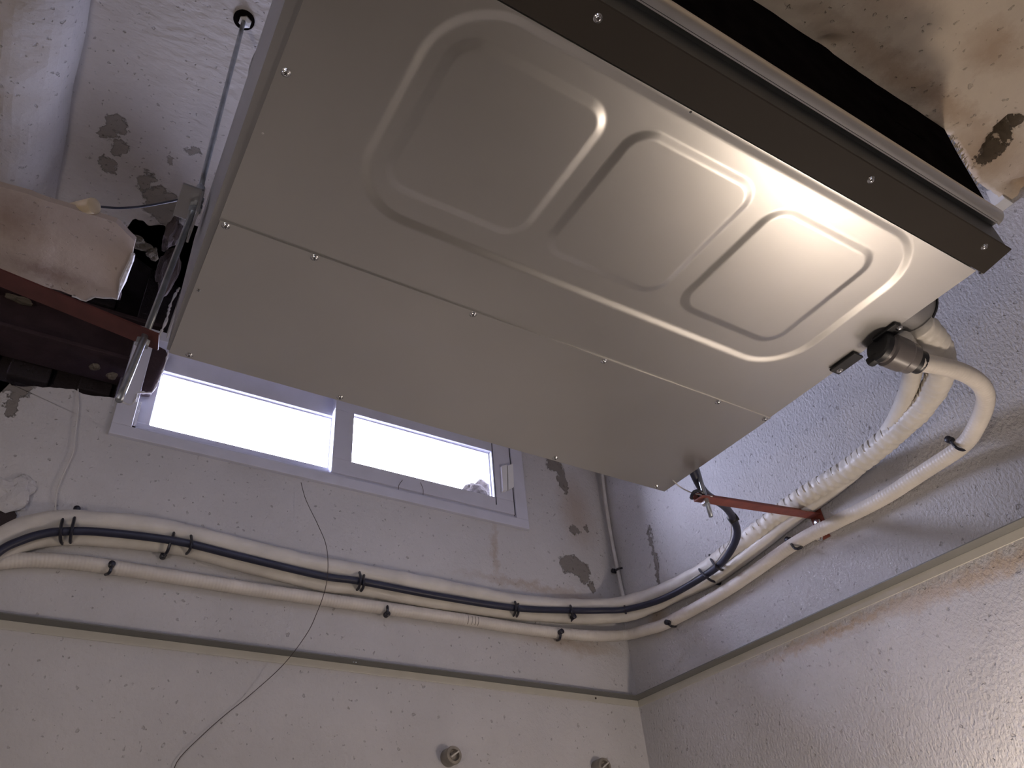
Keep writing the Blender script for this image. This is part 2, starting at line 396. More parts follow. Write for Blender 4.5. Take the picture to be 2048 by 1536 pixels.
for k in range(420):
    x = -1.05 + random.random() * .95; y = edge_y(x); z = 1.245 + random.random() * .02
    if noise.noise((x * 12, 0, 4)) < -.12: continue
    a = Vector((x, y - .004, z)); l = .005 + random.random() * .014
    d = Vector((random.uniform(-.5, .5), 1, random.uniform(-.5, .1))).normalized()
    tube(bm, [a, a + d * l * .5 + Vector((0, 0, -.001)), a + d * l + Vector((random.uniform(-.004, .004), 0, -.003))], .0005 + random.random() * .0006, 4)
p = on_z(1436, 8, 1.25); q = on_z(1465, 8, 1.25)
tube(bm, spline([q + Vector((0, -.01, 0)), q, p.lerp(q, .5) + Vector((0, -.003, 0)), p], .004), .0011, 5)
o = obj('reed_fibres', bm, M['straw'], lc); o['kind'] = 'stuff'; o['label'] = 'brown reed ends sticking out of the plaster edge'

# broken plaster box below the upper ceiling, at the left, hanging in front of the cavity
bm = nb()
zb = 1.30
outline = ragged(on_z(0, 388, zb) + Vector((-.4, .0, 0)), on_z(205, 436, zb), 30, .004, (0, 1, 0), 2) + [on_z(x, y, zb) for x, y in ((232, 446), (256, 470), (270, 484), (266, 500), (262, 520), (250, 548), (241, 572), (236, 598))]
low = [on_z(x, y, zb) for x, y in ((224, 597), (205, 596), (190, 594), (172, 602), (160, 600), (146, 592), (120, 582), (100, 577), (70, 566), (40, 556), (0, 545))]
low.append(low[-1] + Vector((-.4, -.0, 0)))
pts = outline + low
extrude_poly(bm, pts, (0, 0, .014))
for v in bm.verts:
    if v.co.z > zb + .05: v.co.y += .02 * noise.noise(v.co * 20)
for v in bm.verts:
    v.co.z += .004 * noise.noise(v.co * 12)
sl = struct('trim_broken_beam', bm, M['slab'])
bm = nb()   # bright chipped rim of the plaster at its broken end
rim = [on_z(x, y, zb - .002) for x, y in ((266, 508), (263, 520), (252, 545), (246, 560), (238, 585), (235, 599), (225, 596), (206, 596), (190, 594), (182, 597), (172, 602), (162, 600), (152, 594), (144, 592))]
tube(bm, rim, lambda s, a: (.0045 if s < .03 else (.006 if s < .10 else .0018)) * (1 + .4 * math.sin(s * 150)), 6)
obj('chipped_rim', bm, M['broken'], sl)['label'] = 'bright chipped plaster rim'
# lath strip under it
bm = nb()
q = [on_z(x, y, 1.33) for x, y in ((80, 556), (150, 566), (236, 578), (240, 600), (150, 592), (75, 576))]
extrude_poly(bm, q, (0, 0, .02)); obj('lath_strip', bm, M['brick'], sl)['label'] = 'brown lath strip along the underside'

# bits of rubble in the cavity by the hanging rod
def chunk(name, px, Y, size, mat, parent=None, seed=0):
    bm = nb(); r = bmesh.ops.create_icosphere(bm, subdivisions=3, radius=1)
    c = on_y(px[0], px[1], Y)
    for v in bm.verts:
        n_ = v.co.copy(); k = 1 + .55 * noise.noise(n_ * 1.3 + Vector((seed, 0, 0))) + .15 * noise.noise(n_ * 5 + Vector((0, seed, 0)))
        v.co = c + Vector((n_.x * size[0], n_.y * size[1], n_.z * size[2])) * k
    return obj(name, bm, mat, parent)
M['mort_shaded'] = plaster('mortar darkened for shade', (0.09, 0.07, 0.07), bump=.006, scale=50)  # lump colour dimmed to show the shade of the broken hole
M['palemort'] = plaster('pale mortar crumb', (0.13, 0.11, 0.085), bump=.006, scale=50)
cav = bpy.data.objects['wall_cavity']
chunk('mortar_lump', (345, 465), -.27, (.020, .03, .055), M['mort_shaded'], cav, 1)
chunk('mortar_lump', (335, 540), -.18, (.024, .03, .075), M['mort_shaded'], cav, 4)
chunk('mortar_lump', (304, 508), -.25, (.013, .015, .014), M['palemort'], cav, 6)
chunk('mortar_lump', (284, 492), -.26, (.020, .012, .010), M['palemort'], cav, 8)
chunk('mortar_lump', (272, 478), -.28, (.020, .012, .009), M['palemort'], cav, 12)
chunk('mortar_lump', (190, 733), .0, (.012, .012, .006), M['palemort'], cav, 12)
chunk('mortar_lump', (224, 752), .0, (.012, .012, .008), M['palemort'], cav, 14)
chunk('mortar_lump', (40, 600), .05, (.03, .012, .008), M['palemort'], cav, 16)

# plaster lump and hole at the far left of the window wall
lm = chunk('plaster_lump', (30, 985), -.006, (.036, .011, .040), M['wallA'], wall_back, 22)
bm = nb(); lathe(bm, on_y(0, 1035, -.004), (0, -1, 0), [(0, .03), (.003, .03)], 9); obj('plaster_hole', bm, M['cavity'], wall_back)

# red steel lintel and brick at the window's upper left corner
bm = nb()
box(bm, XL, -1.43, .02, .14, 1.335, 1.347, .002); box(bm, XL, -1.43, .072, .084, 1.347, 1.47); box(bm, XL, -1.43, .02, .14, 1.47, 1.482, .002)
struct('trim_lintel', bm, M['brick'])
bm = nb()
pts = [on_y(x, y, -.004) for x, y in ((331, 700), (336, 712), (326, 740), (314, 768), (302, 787), (272, 785), (268, 770), (282, 735), (296, 700), (312, 690))]
extrude_poly(bm, pts, (0, .016, 0)); struct('trim_brick_reveal', bm, M['brick'])
bm = nb()   # daylight-lit ragged plaster edges
for px, r in ((((337, 704), (332, 722), (326, 740), (318, 758), (310, 776), (303, 786)), .0022),
              (((303, 786), (292, 786), (281, 785), (274, 788)), .0028), (((274, 788), (272, 798), (264, 808), (254, 808), (243, 803)), .0032),
              (((375, 535), (367, 552), (363, 568), (350, 590), (340, 612), (333, 640), (325, 658), (316, 678)), .0032),
              (((372, 548), (370, 566), (364, 582), (356, 610), (347, 640), (334, 676)), .0022)):
    pl = spline([on_y(x, y, -.012) for x, y in px], .006)
    tube(bm, pl, lambda s, a, r=r: r * (1 + .5 * math.sin(s * 260 + math.sin(s * 70) * 3)), 6)
obj('chipped_edge', bm, M['broken'], wall_back)['label'] = 'chipped plaster edges catching the daylight'
bm = nb()
pts = [on_y(x, y, -.006) for x, y in ((372, 552), (380, 560), (368, 600), (352, 648), (338, 686), (328, 682), (340, 650), (354, 610), (362, 580))]
extrude_poly(bm, pts, (0, .02, 0)); obj('plaster_flake', bm, M['wallA'], wall_back)
bm = nb()
pts = [on_y(x, y, -.006) for x, y in ((374, 466), (388, 470), (384, 486), (376, 500), (366, 488))]
extrude_poly(bm, pts, (0, .02, 0)); obj('plaster_flake', bm, M['wallA'], wall_back)

# ------------------------------------------------------------------ window
bm = nb()
x0, x1, z0, z1 = -1.494, -.318, 1.088, 1.43
for a in ((x0, x1, -.012, .07, z0, z0 + .030), (x0, x1, -.012, .07, z1 - .03, z1), (x0, x0 + .045, -.012, .07, z0 + .03, z1 - .03), (x1 - .042, x1, -.012, .07, z0 + .03, z1 - .03)): box(bm, *a, .0015)
box(bm, x0 + .045, x1 - .042, .0, .07, z0 + .03, z0 + .042, .001)
win = struct('window_1', bm, M['frame'])
def sash(xa, xb, pa, pb, zb0, zb1, p0, p1, y0, y1):
    bm = nb()
    for a in ((xa, xb, y0, y1, zb0, p0), (xa, xb, y0, y1, p1, zb1), (xa, pa, y0, y1, p0, p1), (pb, xb, y0, y1, p0, p1)): box(bm, *a, .0015)
    s = obj('sash', bm, M['frame'], win)
    bm = nb(); box(bm, pa - .004, pb + .004, (y0 + y1) / 2 + .004, (y0 + y1) / 2 + .008, p0 - .004, p1 + .004)
    obj('pane', bm, M['glass'], s)
    bm = nb(); ym = (y0 + y1) / 2
    for a in ((pa + .003, pb - .004, ym, ym + .004, p1 - .003, p1), (pa, pa + .003, ym, ym + .004, p0, p1), (pb - .004, pb, ym, ym + .004, p0, p1)): box(bm, *a)
    obj('glazing_bead', bm, M['frame'], s)
    return s
s1 = sash(-1.447, -.90, -1.409, -.937, 1.13, 1.40, 1.160, 1.336, .026, .052)
s2 = sash(-.944, -.362, -.887, -.430, 1.13, 1.40, 1.176, 1.340, -.006, .020)
bm = nb(); box(bm, -.3615, -.3595, -.0065, .0, 1.13, 1.40); box(bm, -.427, -.4245, -.0075, -.004, 1.15, 1.40); obj('gasket', bm, M['gasket'], win)
bm = nb()
for px in (((1003, 932), (1014, 929), (1015, 980), (1006, 982)), ((1016, 931), (1026, 927), (1028, 974), (1017, 980))):
    extrude_poly(bm, [on_y(x, y, -.016) for x, y in px], (0, .010, 0))
obj('latch', bm, M['latch'], win)['label'] = 'white plastic sliding latch'
# thin insulating hair cracks / cobweb threads on the right sash rail
bm = nb()
tube(bm, spline([on_y(x, y, -.012) for x, y in ((805, 960), (798, 970), (797, 979))], .004), .0008, 5)
tube(bm, spline([on_y(x, y, -.012) for x, y in ((841, 965), (846, 978), (846, 990))], .004), .0008, 5)
obj('loose_thread', bm, M['thread'], win)
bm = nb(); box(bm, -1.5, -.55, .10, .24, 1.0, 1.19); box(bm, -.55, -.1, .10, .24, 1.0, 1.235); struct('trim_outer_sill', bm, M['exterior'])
# rubble outside the lower right corner of the right pane
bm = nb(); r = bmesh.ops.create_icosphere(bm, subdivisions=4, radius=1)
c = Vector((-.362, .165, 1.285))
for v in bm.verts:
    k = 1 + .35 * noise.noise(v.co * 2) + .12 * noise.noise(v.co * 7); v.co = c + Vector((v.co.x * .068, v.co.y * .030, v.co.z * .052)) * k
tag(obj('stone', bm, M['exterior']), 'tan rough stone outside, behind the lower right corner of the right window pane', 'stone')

# ------------------------------------------------------------------ L-shaped trim rail on both walls
bm = nb()
box(bm, XL, -.003, -.003, 0, .605, .6228, .0006)
t1 = struct('trim_1', bm, M['trim'])
bm = nb(); box(bm, XL, -.0, -.037, 0, .6228, .6250); obj('inner_flange', bm, M['trim_shaded'], t1)
bm = nb()
box(bm, -.003, 0, YB, -.003, .605, .6228, .0006)
t2 = struct('trim_2', bm, M['trim'])
bm = nb(); box(bm, -.037, 0, YB, -.037, .6228, .6250); obj('inner_flange', bm, M['trim_shaded'], t2)
bm = nb(); p = on_y(707, 1322, -.012)
for dx in (-.003, .003): lathe(bm, Vector((p.x + dx, -.020, .6228)), (0, 0, -1), [(0, .002), (.0015, .0015)], 8)
obj('rivet', bm, M['zinc'], bpy.data.objects['trim_1'])
bm = nb(); p = on_y(1198, 1387, -.02)
lathe(bm, Vector((p.x, -.003, .615)), (0, -1, 0), [(0, .003), (.002, .002)], 8); obj('nail_head', bm, M['thread'], bpy.data.objects['trim_1'])

# ================================================================== THE UNIT
ux0, ux1 = -1.457, -.415
AC = thing('ducted_air_conditioner', 'large grey sheet-metal ducted air conditioner with embossed bottom panel, hung under the ceiling', 'air conditioner', (-.94, -1.05, .84))
def sdrr(x, y, x0, x1, y0, y1, r):
    cx, cy = (x0 + x1) / 2, (y0 + y1) / 2; qx = abs(x - cx) - (x1 - x0) / 2 + r; qy = abs(y - cy) - (y1 - y0) / 2 + r
    return math.hypot(max(qx, 0), max(qy, 0)) + min(max(qx, qy), 0) - r
def smooth(t): t = max(0, min(1, t)); return .75 * t + .25 * t * t * (3 - 2 * t)
def emb(x, y):
    wd = .0125; h = smooth(.5 - sdrr(x, y, -1.322, -.512, -1.383, -1.076, .085) / wd)
    for a in ((-1.292, -1.082, -1.341, -1.122, .034), (-1.041, -.832, -1.343, -1.122, .034), (-.788, -.576, -1.337, -1.122, .034)):
        h -= smooth(.5 - sdrr(x, y, *a) / wd)
    return .84 + .0025 * h
def grid_panel(name, x0, x1, y0, y1, fn, step, mat, lip=.006):
    bm = nb(); nx = int((x1 - x0) / step); ny = int((y1 - y0) / step); rows = []
    for j in range(ny + 1):
        y = y0 + (y1 - y0) * j / ny; rows.append([bm.verts.new((x0 + (x1 - x0) * i / nx, y, fn(x0 + (x1 - x0) * i / nx, y))) for i in range(nx + 1)])
    for a, b_ in zip(rows, rows[1:]):
        for k in range(nx): bm.faces.new((a[k], b_[k], b_[k + 1], a[k + 1]))
    bd = [e for e in bm.edges if len(e.link_faces) == 1]
    r = bmesh.ops.extrude_edge_only(bm, edges=bd)
    for v in r['geom']:
        if isinstance(v, bmesh.types.BMVert): v.co.z += lip
    return auto(obj(name, bm, mat, AC, recalc=False), 40)
grid_panel('bottom_panel', ux0, ux1, -1.391, -.965, emb, .0021, M['steel'])
grid_panel('rear_panel', ux0 + .001, ux1, -.968, -.662, lambda x, y: .8375 + .0045 * (y + .968) / .306 + .0012 * smooth(.5 - sdrr(x, y, -1.32, -.60, -.865, -.70, .05) / .03), .012, M['steel'], .004)
bm = nb()
extrude_poly(bm, [Vector((-.4185, -1.434, .849)), Vector((-1.476, -1.434, .849)), Vector((-1.4605, -.664, .849)), Vector((-.4185, -.664, .849))], (0, 0, .266))
extrude_poly(bm, [Vector((-1.455, -1.43, .8435)), Vector((-1.4765, -1.43, .8435)), Vector((-1.4610, -.667, .8435)), Vector((-1.455, -.667, .8435))], (0, 0, .0055))
auto(obj('casing', bm, M['casing'], AC))
# front flange, rolled a little upwards
bm = nb()
extrude_poly(bm, [Vector((ux0, -1.3925, .8405)), Vector((ux0, -1.440, .8475)), Vector((ux0, -1.4415, .8485)), Vector((ux0, -1.4405, .850)), Vector((ux0, -1.3925, .8435))], (ux1 + .018 - ux0, 0, 0))
obj('front_flange', bm, M['flange'], AC)
bm = nb()
box(bm, -1.45, -.399, -1.438, -1.432, .850, .906); box(bm, -1.46, -.399, -1.447, -1.41, .9035, .906)
obj('collar_plate', bm, M['strip'], AC)
bm = nb(); prof = [(-1.4445, .9025)]
for k in range(13):
    a = math.radians(-100 - 125 * k / 12); prof.append((-1.4425 + .0165 * math.cos(a), .9195 + .0165 * math.sin(a)))
rows = [[bm.verts.new((x, y, z)) for y, z in prof] for x in (-2.3, -.392)]
for k in range(len(prof) - 1): bm.faces.new((rows[0][k], rows[0][k + 1], rows[1][k + 1], rows[1][k]))
bm.faces.new(rows[1][::-1]); bm.faces.new(rows[0])
auto(obj('collar_lip', bm, M['lip'], AC), 40)['label'] = 'bright rolled steel lip of the outlet'
bm = nb(); extrude_poly(bm, [Vector((x, -1.437, z)) for x, z in ((-2.25, .925), (-.405, .925), (-.352, .955), (-.312, 1.15), (-.285, 1.25), (-.285, 1.4), (-2.25, 1.4))], (0, .035, 0))
box(bm, -.52, -.44, -1.4395, -1.43, 1.10, 1.17)
obj('dark_gap_panel', bm, M['black'], AC)['label'] = 'added black panel for the unlit gap above the outlet'  # black sheet added where the gap over the unit is unlit
# screws
def screw_mesh():
    bm = nb(); lathe(bm, (0, 0, 0), (0, 0, -1), [(0, .0058), (.0007, .0058), (.0009, .0043), (.0022, .0039), (.0032, .0028), (.0036, .0014)], 16)
    me = bpy.data.meshes.new('screw'); bmesh.ops.recalc_face_normals(bm, faces=bm.faces); bm.to_mesh(me); bm.free()
    for p in me.polygons: p.use_smooth = True
    me.materials.append(M['chrome']); return me
def slot_mesh():
    bm = nb(); box(bm, -.0022, .0022, -.0004, .0004, -.0038, -.0030); box(bm, -.0004, .0004, -.0022, .0022, -.0038, -.0030)
    me = bpy.data.meshes.new('cross_slot'); bm.to_mesh(me); bm.free(); me.materials.append(M['rubber']); return me
SM, SLM = screw_mesh(), slot_mesh()
def screw(x, y, z, rot=(0, 0, 0), parent=AC):
    o = bpy.data.objects.new('screw', SM); C.objects.link(o); o.parent = parent
    o.location = Vector((x, y, z)) - ROOT[root_of(parent).name]; o.rotation_euler = rot
    s = bpy.data.objects.new('cross_slot', SLM); C.objects.link(s); s.parent = o; s.rotation_euler = (0, 0, random.random() * 3)
for x in (-1.447, -1.322, -1.064, -.809, -.546, -.424): screw(x, -.962, .8378)
for x in (-1.426, -1.168, -.710, -.446): screw(x, -.671, .8425)
for y in (-.824,): screw(-1.449, y, .8425)
for y in (-1.208,): screw(-1.447, y, .840)
for x in (-1.167, -.704, -.443): screw(x, -1.425, .846, (math.radians(-8), 0, 0))
_q = on_z(1966, 543, .853); screw(_q.x - .003, _q.y, .853, (0, math.radians(-90), 0))
bm = nb(); lathe(bm, (-.999, -1.3885, .8415), (0, 0, -1), [(0, .0028), (.0015, .0018)], 10); obj('rivet', bm, M['rubber'], AC)
bm = nb(); lathe(bm, (-1.446, -1.12, .8405), (0, 0, -1), [(0, .0018), (.0010, .0012)], 8); obj('rivet', bm, M['lip'], AC)
# black hanging tabs at the right bottom edge
for k, (pa, pb) in enumerate((((1757, 683), (1797, 655)), ((1670, 742), (1716, 713)))):
    a, b_ = on_z(*pa, .838), on_z(*pb, .838); bm = nb()
    ya, yb = a.y, b_.y; y0, y1 = min(ya, yb), max(ya, yb)
    box(bm, -.432, -.408, y0 - .006, y1 + .002, .8335, .8385, .0018)
    t = obj('mounting_tab', bm, M['rubber'], AC); t['label'] = 'small black rubber tab with a screw'
    o = bpy.data.objects.new('screw', SM); C.objects.link(o); o.parent = t
    o.location = Vector((-.418, (y0 - .002) if k == 0 else (y1 - .008), .8335)) - ROOT[AC.name]
bm = nb()
lathe(bm, (-.419, -1.262, .892), (1, 0, 0), [(0, .046), (.052, .046), (.056, .044)], 40); pc = auto(obj('pipe_cover', bm, M['casing'], AC))
bm = nb(); lathe(bm, (-.419 + .053, -1.262, .892), (1, 0, 0), [(0, .0475), (.004, .0475)], 40); obj('rim_gasket', bm, M['rubber'], pc)
# hanger lugs
for s in (0, 1):
    bm = nb()
    if s: box(bm, -.4185, -.365, -.775, -.715, 1.040, 1.045, .001); box(bm, -.4185, -.4155, -.775, -.715, 1.0, 1.045)
    else:
        box(bm, -1.508, -1.475, -.835, -.765, 1.040, 1.045, .001); box(bm, -1.4785, -1.475, -.835, -.765, .99, 1.045)
    l = obj('hanger_lug', bm, M['casing'], AC)

# ------------------------------------------------------------------ hanging rods
def nut(bm, c, axis, r=.0095, h=.008): lathe(bm, Vector(c) - Vector(axis).normalized() * h / 2, axis, [(0, r), (h, r)], 6)
top = on_x(488, 40, -1.478); top = CAM + ray(488, 40) * (1.598 / ray(488, 40).z)
j1 = on_z(397, 392, 1.06); j2 = on_z(290, 672, .787); j3 = on_z(238, 800, .63)
rd = thing('threaded_rod', 'long zinc threaded rod from the ceiling hole down the left side of the unit', 'rod', top)
bm = nb(); tube(bm, [top.lerp(j1, t / 8) for t in range(9)], lambda s, a: .0047 + .0002 * math.sin(s * 900), 10); obj('upper_rod', bm, M['zinc'], rd, smooth=True)
bm = nb(); tube(bm, [j1 + Vector((0, 0, .022)), j1 - Vector((0, 0, .035))], .0075, 12); auto(obj('sleeve', bm, M['zinc'], rd))
bm = nb(); tube(bm, [j1.lerp(j2, t / 10) for t in range(11)] + [j2.lerp(j3, t / 6) for t in range(1, 7)], .0050, 12); obj('lower_rod', bm, M['zinc'], rd, smooth=True)
d = (j2 - j1).normalized()
bm = nb(); nut(bm, j1 - Vector((0, 0, .012)), (0, 0, 1), .011, .009); nut(bm, j1 - Vector((0, 0, .030)), (0, 0, 1), .011, .009); obj('nut', bm, M['zinc'], rd)
bm = nb(); nut(bm, j2 + d * .012, d, .0105, .009); obj('nut', bm, M['zinc'], rd)
bm = nb(); lathe(bm, top + Vector((0, 0, .001)), (0, 0, -1), [(0, .021), (.002, .021), (.0025, .012), (.004, .008)], 28); obj('hole_rim', bm, M['black'], rd)
bm = nb(); lathe(bm, top + Vector((.003, .001, 0)), (0, 0, -1), [(0, .013), (.006, .013), (.008, .006)], 6); obj('anchor_nut', bm, M['latch'], rd)

a = on_x(1384, 944, -.385); b_ = on_x(1422, 1033, -.385); ax, ay = a.x, a.y
rr = thing('threaded_rod', 'short zinc threaded rod poking down through the end of the red wall bracket', 'rod', (ax, ay, b_.z))
tp = Vector((-.385, ay - .0, 1.5985)); bt = b_
bm = nb(); tube(bm, [bt.lerp(tp, t / 20) for t in range(21)], lambda s, a: .0046 + .0002 * math.sin(s * 900), 12); obj('rod', bm, M['zinc'], rr, smooth=True)
bm = nb(); nut(bm, Vector((ax, -.739, .780)), (0, 0, 1), .0095, .007); obj('nut', bm, M['chrome'], rr)
# red bracket on the right wall
e0 = on_x(1405, 999, -.390); e1 = on_x(1632, 1032, -.004)
rb = thing('wall_bracket', 'red painted steel bracket reaching from the right wall to the short rod', 'bracket', (e1.x, e1.y, e1.z))
def strap(bm, p, q, w_, t_, up=Vector((0, 0, 1))):
    d = (q - p).normalized(); s = d.cross(up).normalized(); n_ = s.cross(d)
    vs = [bm.verts.new(b0 + s * sx * w_ / 2 + n_ * sz * t_ / 2) for b0 in (p, q) for sx, sz in ((-1, -1), (1, -1), (1, 1), (-1, 1))]
    for f in ((0, 1, 2, 3), (7, 6, 5, 4), (0, 4, 5, 1), (1, 5, 6, 2), (2, 6, 7, 3), (3, 7, 4, 0)): bm.faces.new([vs[i] for i in f])
bm = nb(); strap(bm, e0 + Vector((-.012, -.0, 0)), e1, .026, .003); obj('arm', bm, M['red'], rb)
bm = nb(); strap(bm, e0 + Vector((-.012, .012, .010)), e1 + Vector((0, .012, .010)), .003, .022); obj('arm_web', bm, M['red'], rb)
bm = nb(); box(bm, -.004, -.0005, e1.y - .016, e1.y + .016, e1.z - .060, e1.z + .012, .001); obj('wall_plate', bm, M['red'], rb)
bm = nb(); bp_ = on_x(1640, 1076, -.004); lathe(bm, (-.004, bp_.y, bp_.z), (-1, 0, 0), [(0, .010), (.0015, .010), (.0016, .0075), (.008, .0075)], 6); obj('bolt', bm, M['chrome'], rb)
bm = nb(); q = on_x(1631, 1043, -.012); lathe(bm, (-.004, q.y, q.z), (-1, 0, 0), [(0, .010), (.004, .009), (.0055, .006)], 14); obj('bolt_head', bm, M['chrome'], rb, smooth=True)
# red bracket on the left, behind the long rod
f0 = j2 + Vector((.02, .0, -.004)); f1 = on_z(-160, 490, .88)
lb = thing('wall_bracket', 'red steel bracket crossing the dark opening at the left edge', 'bracket', f0)
bm = nb(); strap(bm, f0, f1, .036, .003); obj('arm', bm, M['red_shaded'], lb)
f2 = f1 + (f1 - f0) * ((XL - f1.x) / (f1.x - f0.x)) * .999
bm = nb(); strap(bm, f1, f2, .036, .003); obj('arm_extension', bm, M['red_shaded'], lb)

# ================================================================== PIPES AND CABLES
def path(spec):
    out = []
    for x, y, kind, v in spec: out.append(on_y(x, y, v) if kind == 'y' else on_x(x, y, v))
    return out
def ribbed(r, pitch=.022, amp=.0012, irregular=.0012, start=0):
    return lambda s, a: r + (amp * (abs(math.sin(math.pi * s / pitch)) ** .5 - .7) if s > start else 0) + irregular * noise.noise((s * 22, math.cos(a) * 1.5, math.sin(a) * 1.5))
P1 = path([(-60, 1120, 'y', -.03), (0, 1078, 'y', -.028), (60, 1052, 'y', -.026), (125, 1042, 'y', -.026), (220, 1046, 'y', -.026), (350, 1064, 'y', -.026), (480, 1096, 'y', -.026), (640, 1133, 'y', -.026), (720, 1147, 'y', -.026), (880, 1176, 'y', -.026), (1030, 1205, 'y', -.026), (1145, 1214, 'y', -.028), (1215, 1213, 'y', -.050),
           (1268, 1204, 'x', -.052), (1330, 1182, 'x', -.030), (1400, 1148, 'x', -.028), (1452, 1111, 'x', -.028), (1515, 1064, 'x', -.028), (1600, 1000, 'x', -.034), (1700, 937, 'x', -.045), (1785, 870, 'x', -.08), (1850, 805, 'x', -.14), (1880, 750, 'x', -.21), (1880, 705, 'x', -.27), (1858, 668, 'x', -.33), (1835, 648, 'x', -.37)])
P2 = path([(-60, 1150, 'y', -.02), (0, 1112, 'y', -.02), (60, 1085, 'y', -.02), (125, 1076, 'y', -.02), (220, 1080, 'y', -.02), (350, 1095, 'y', -.02), (480, 1128, 'y', -.02), (640, 1168, 'y', -.02), (720, 1178, 'y', -.02), (880, 1206, 'y', -.02), (1030, 1227, 'y', -.02), (1145, 1236, 'y', -.022), (1215, 1236, 'y', -.045),
           (1275, 1226, 'x', -.045), (1360, 1188, 'x', -.022), (1437, 1151, 'x', -.02), (1515, 1094, 'x', -.02), (1600, 1028, 'x', -.02), (1700, 950, 'x', -.03), (1765, 880, 'x', -.07), (1800, 820, 'x', -.13), (1822, 760, 'x', -.21), (1826, 710, 'x', -.30), (1805, 680, 'x', -.39)])
t = thing('insulated_pipe', 'thick white wrapped pipe, upper one of the pair, ending in the round cover', 'pipe', P1[4])
bm = nb(); tube(bm, spline(P1, .0045), ribbed(.0235, .021, .0034, .0030, 2.0), 20); obj('insulation', bm, M['pipe'], t, smooth=True)
bm = nb()
sp = spline(P1, .006); acc = 0
for i in range(1, len(sp)):
    acc += (sp[i] - sp[i - 1]).length
ss = 0; nxt = 2.05
for i in range(1, len(sp) - 6):
    ss += (sp[i] - sp[i - 1]).length
    if ss > nxt:      # raised tape seams and loose flaps along the upper side of the right-hand run
        nxt += .017 + random.random() * .010
        d = (sp[i + 1] - sp[i - 1]).normalized(); up = Vector((-.75, .1, .6)); up = (up - d * up.dot(d)).normalized(); sd = d.cross(up)
        arc = []
        for k in range(8):
            a = math.radians(-48 + 96 * k / 7); arc.append(sp[i] + (up * math.cos(a) + sd * math.sin(a)) * .0243 + d * .010 * (k / 7 - .5))
        tube(bm, arc, .0013, 5)
obj('tape_seams', bm, M['pipe'], t, smooth=True)['kind'] = 'stuff'
t = thing('insulated_pipe', 'slimmer white wrapped pipe, the lower one of the pair, under the dark cable', 'pipe', P2[4])
bm = nb(); tube(bm, spline(P2, .0045), ribbed(.0165, .025, .0008, .0012), 16); obj('insulation', bm, M['pipe'], t, smooth=True)
# drain hose
P3 = path([(-60, 1135, 'y', -.017), (0, 1124, 'y', -.017), (60, 1120, 'y', -.017), (130, 1123, 'y', -.017), (220, 1134, 'y', -.017), (375, 1158, 'y', -.017), (500, 1178, 'y', -.017), (640, 1198, 'y', -.017), (773, 1217, 'y', -.017), (944, 1242, 'y', -.017), (1040, 1257, 'y', -.017), (1118, 1266, 'y', -.020), (1185, 1272, 'y', -.042),
           (1248, 1270, 'x', -.042), (1295, 1259, 'x', -.024), (1340, 1243, 'x', -.018), (1452, 1181, 'x', -.018), (1590, 1087, 'x', -.018), (1671, 1045, 'x', -.018), (1765, 997, 'x', -.02), (1850, 942, 'x', -.03), (1924, 892, 'x', -.05), (1955, 848, 'x', -.085), (1971, 802, 'x', -.13), (1962, 770, 'x', -.18), (1930, 747, 'x', -.24), (1885, 733, 'x', -.30), (1835, 724, 'x', -.355)])
dh = thing('drain_hose', 'thin white ribbed drain hose running below the pipe pair up to a grey connector', 'hose', P3[5])
bm = nb(); tube(bm, spline(P3, .0022), lambda s, a: .0155 + .0004 * math.sin(s * 2 * math.pi / .0075), 16); obj('ribbed_hose', bm, M['hose'], dh, smooth=True)
c0 = on_x(1762, 694, -.418); c1 = on_x(1832, 722, -.352)
ax_ = (c1 - c0).normalized(); ln = (c1 - c0).length
bm = nb(); lathe(bm, c0, ax_, [(0, .024), (ln * .15, .025), (ln * .2, .029), (ln * .62, .029), (ln * .68, .0265), (ln * .86, .0265), (ln * .9, .021)], 32)
auto(obj('connector', bm, M['connector'], dh), 30)['label'] = 'grey plastic drain connector'
bm = nb(); lathe(bm, c0 + ax_ * ln * .86, ax_, [(0, .019), (.002, .0205), (.018, .0205), (.02, .018)], 24); auto(obj('hose_collar', bm, M['rubber'], dh), 30)['label'] = 'black rubber collar'
bm = nb(); lathe(bm, c0 - ax_ * .008, ax_, [(0, .024), (.003, .027), (.012, .027), (.014, .024)], 24)
box(bm, c0.x - .010, c0.x + .006, c0.y + .004, c0.y + .030, c0.z - .022, c0.z - .008, .004); auto(obj('clamp', bm, M['rubber'], dh), 30)['label'] = 'black rubber clamp'
bm = nb(); q = on_x(944, 1243, 0)     # printed marks on the hose
sp3 = spline(P3, .0022); targets = [on_y(x, 1243, -.03).x for x in (936, 944, 951, 957)]
for tx in targets:
    i = min(range(len(sp3)), key=lambda i: abs(sp3[i].x - tx) + (5 if sp3[i].x > -.2 else 0)); d = (sp3[i + 1] - sp3[i - 1]).normalized()
    up = Vector((0, -1, -.35)); up = (up - d * up.dot(d)).normalized(); sd = d.cross(up)
    tube(bm, [sp3[i] + (up * math.cos(a) + sd * math.sin(a)) * .0157 for a in (-.8, -.5, -.2, .1, .4, .7)], .0008, 4)
obj('printed_mark', bm, M['stub'], dh)

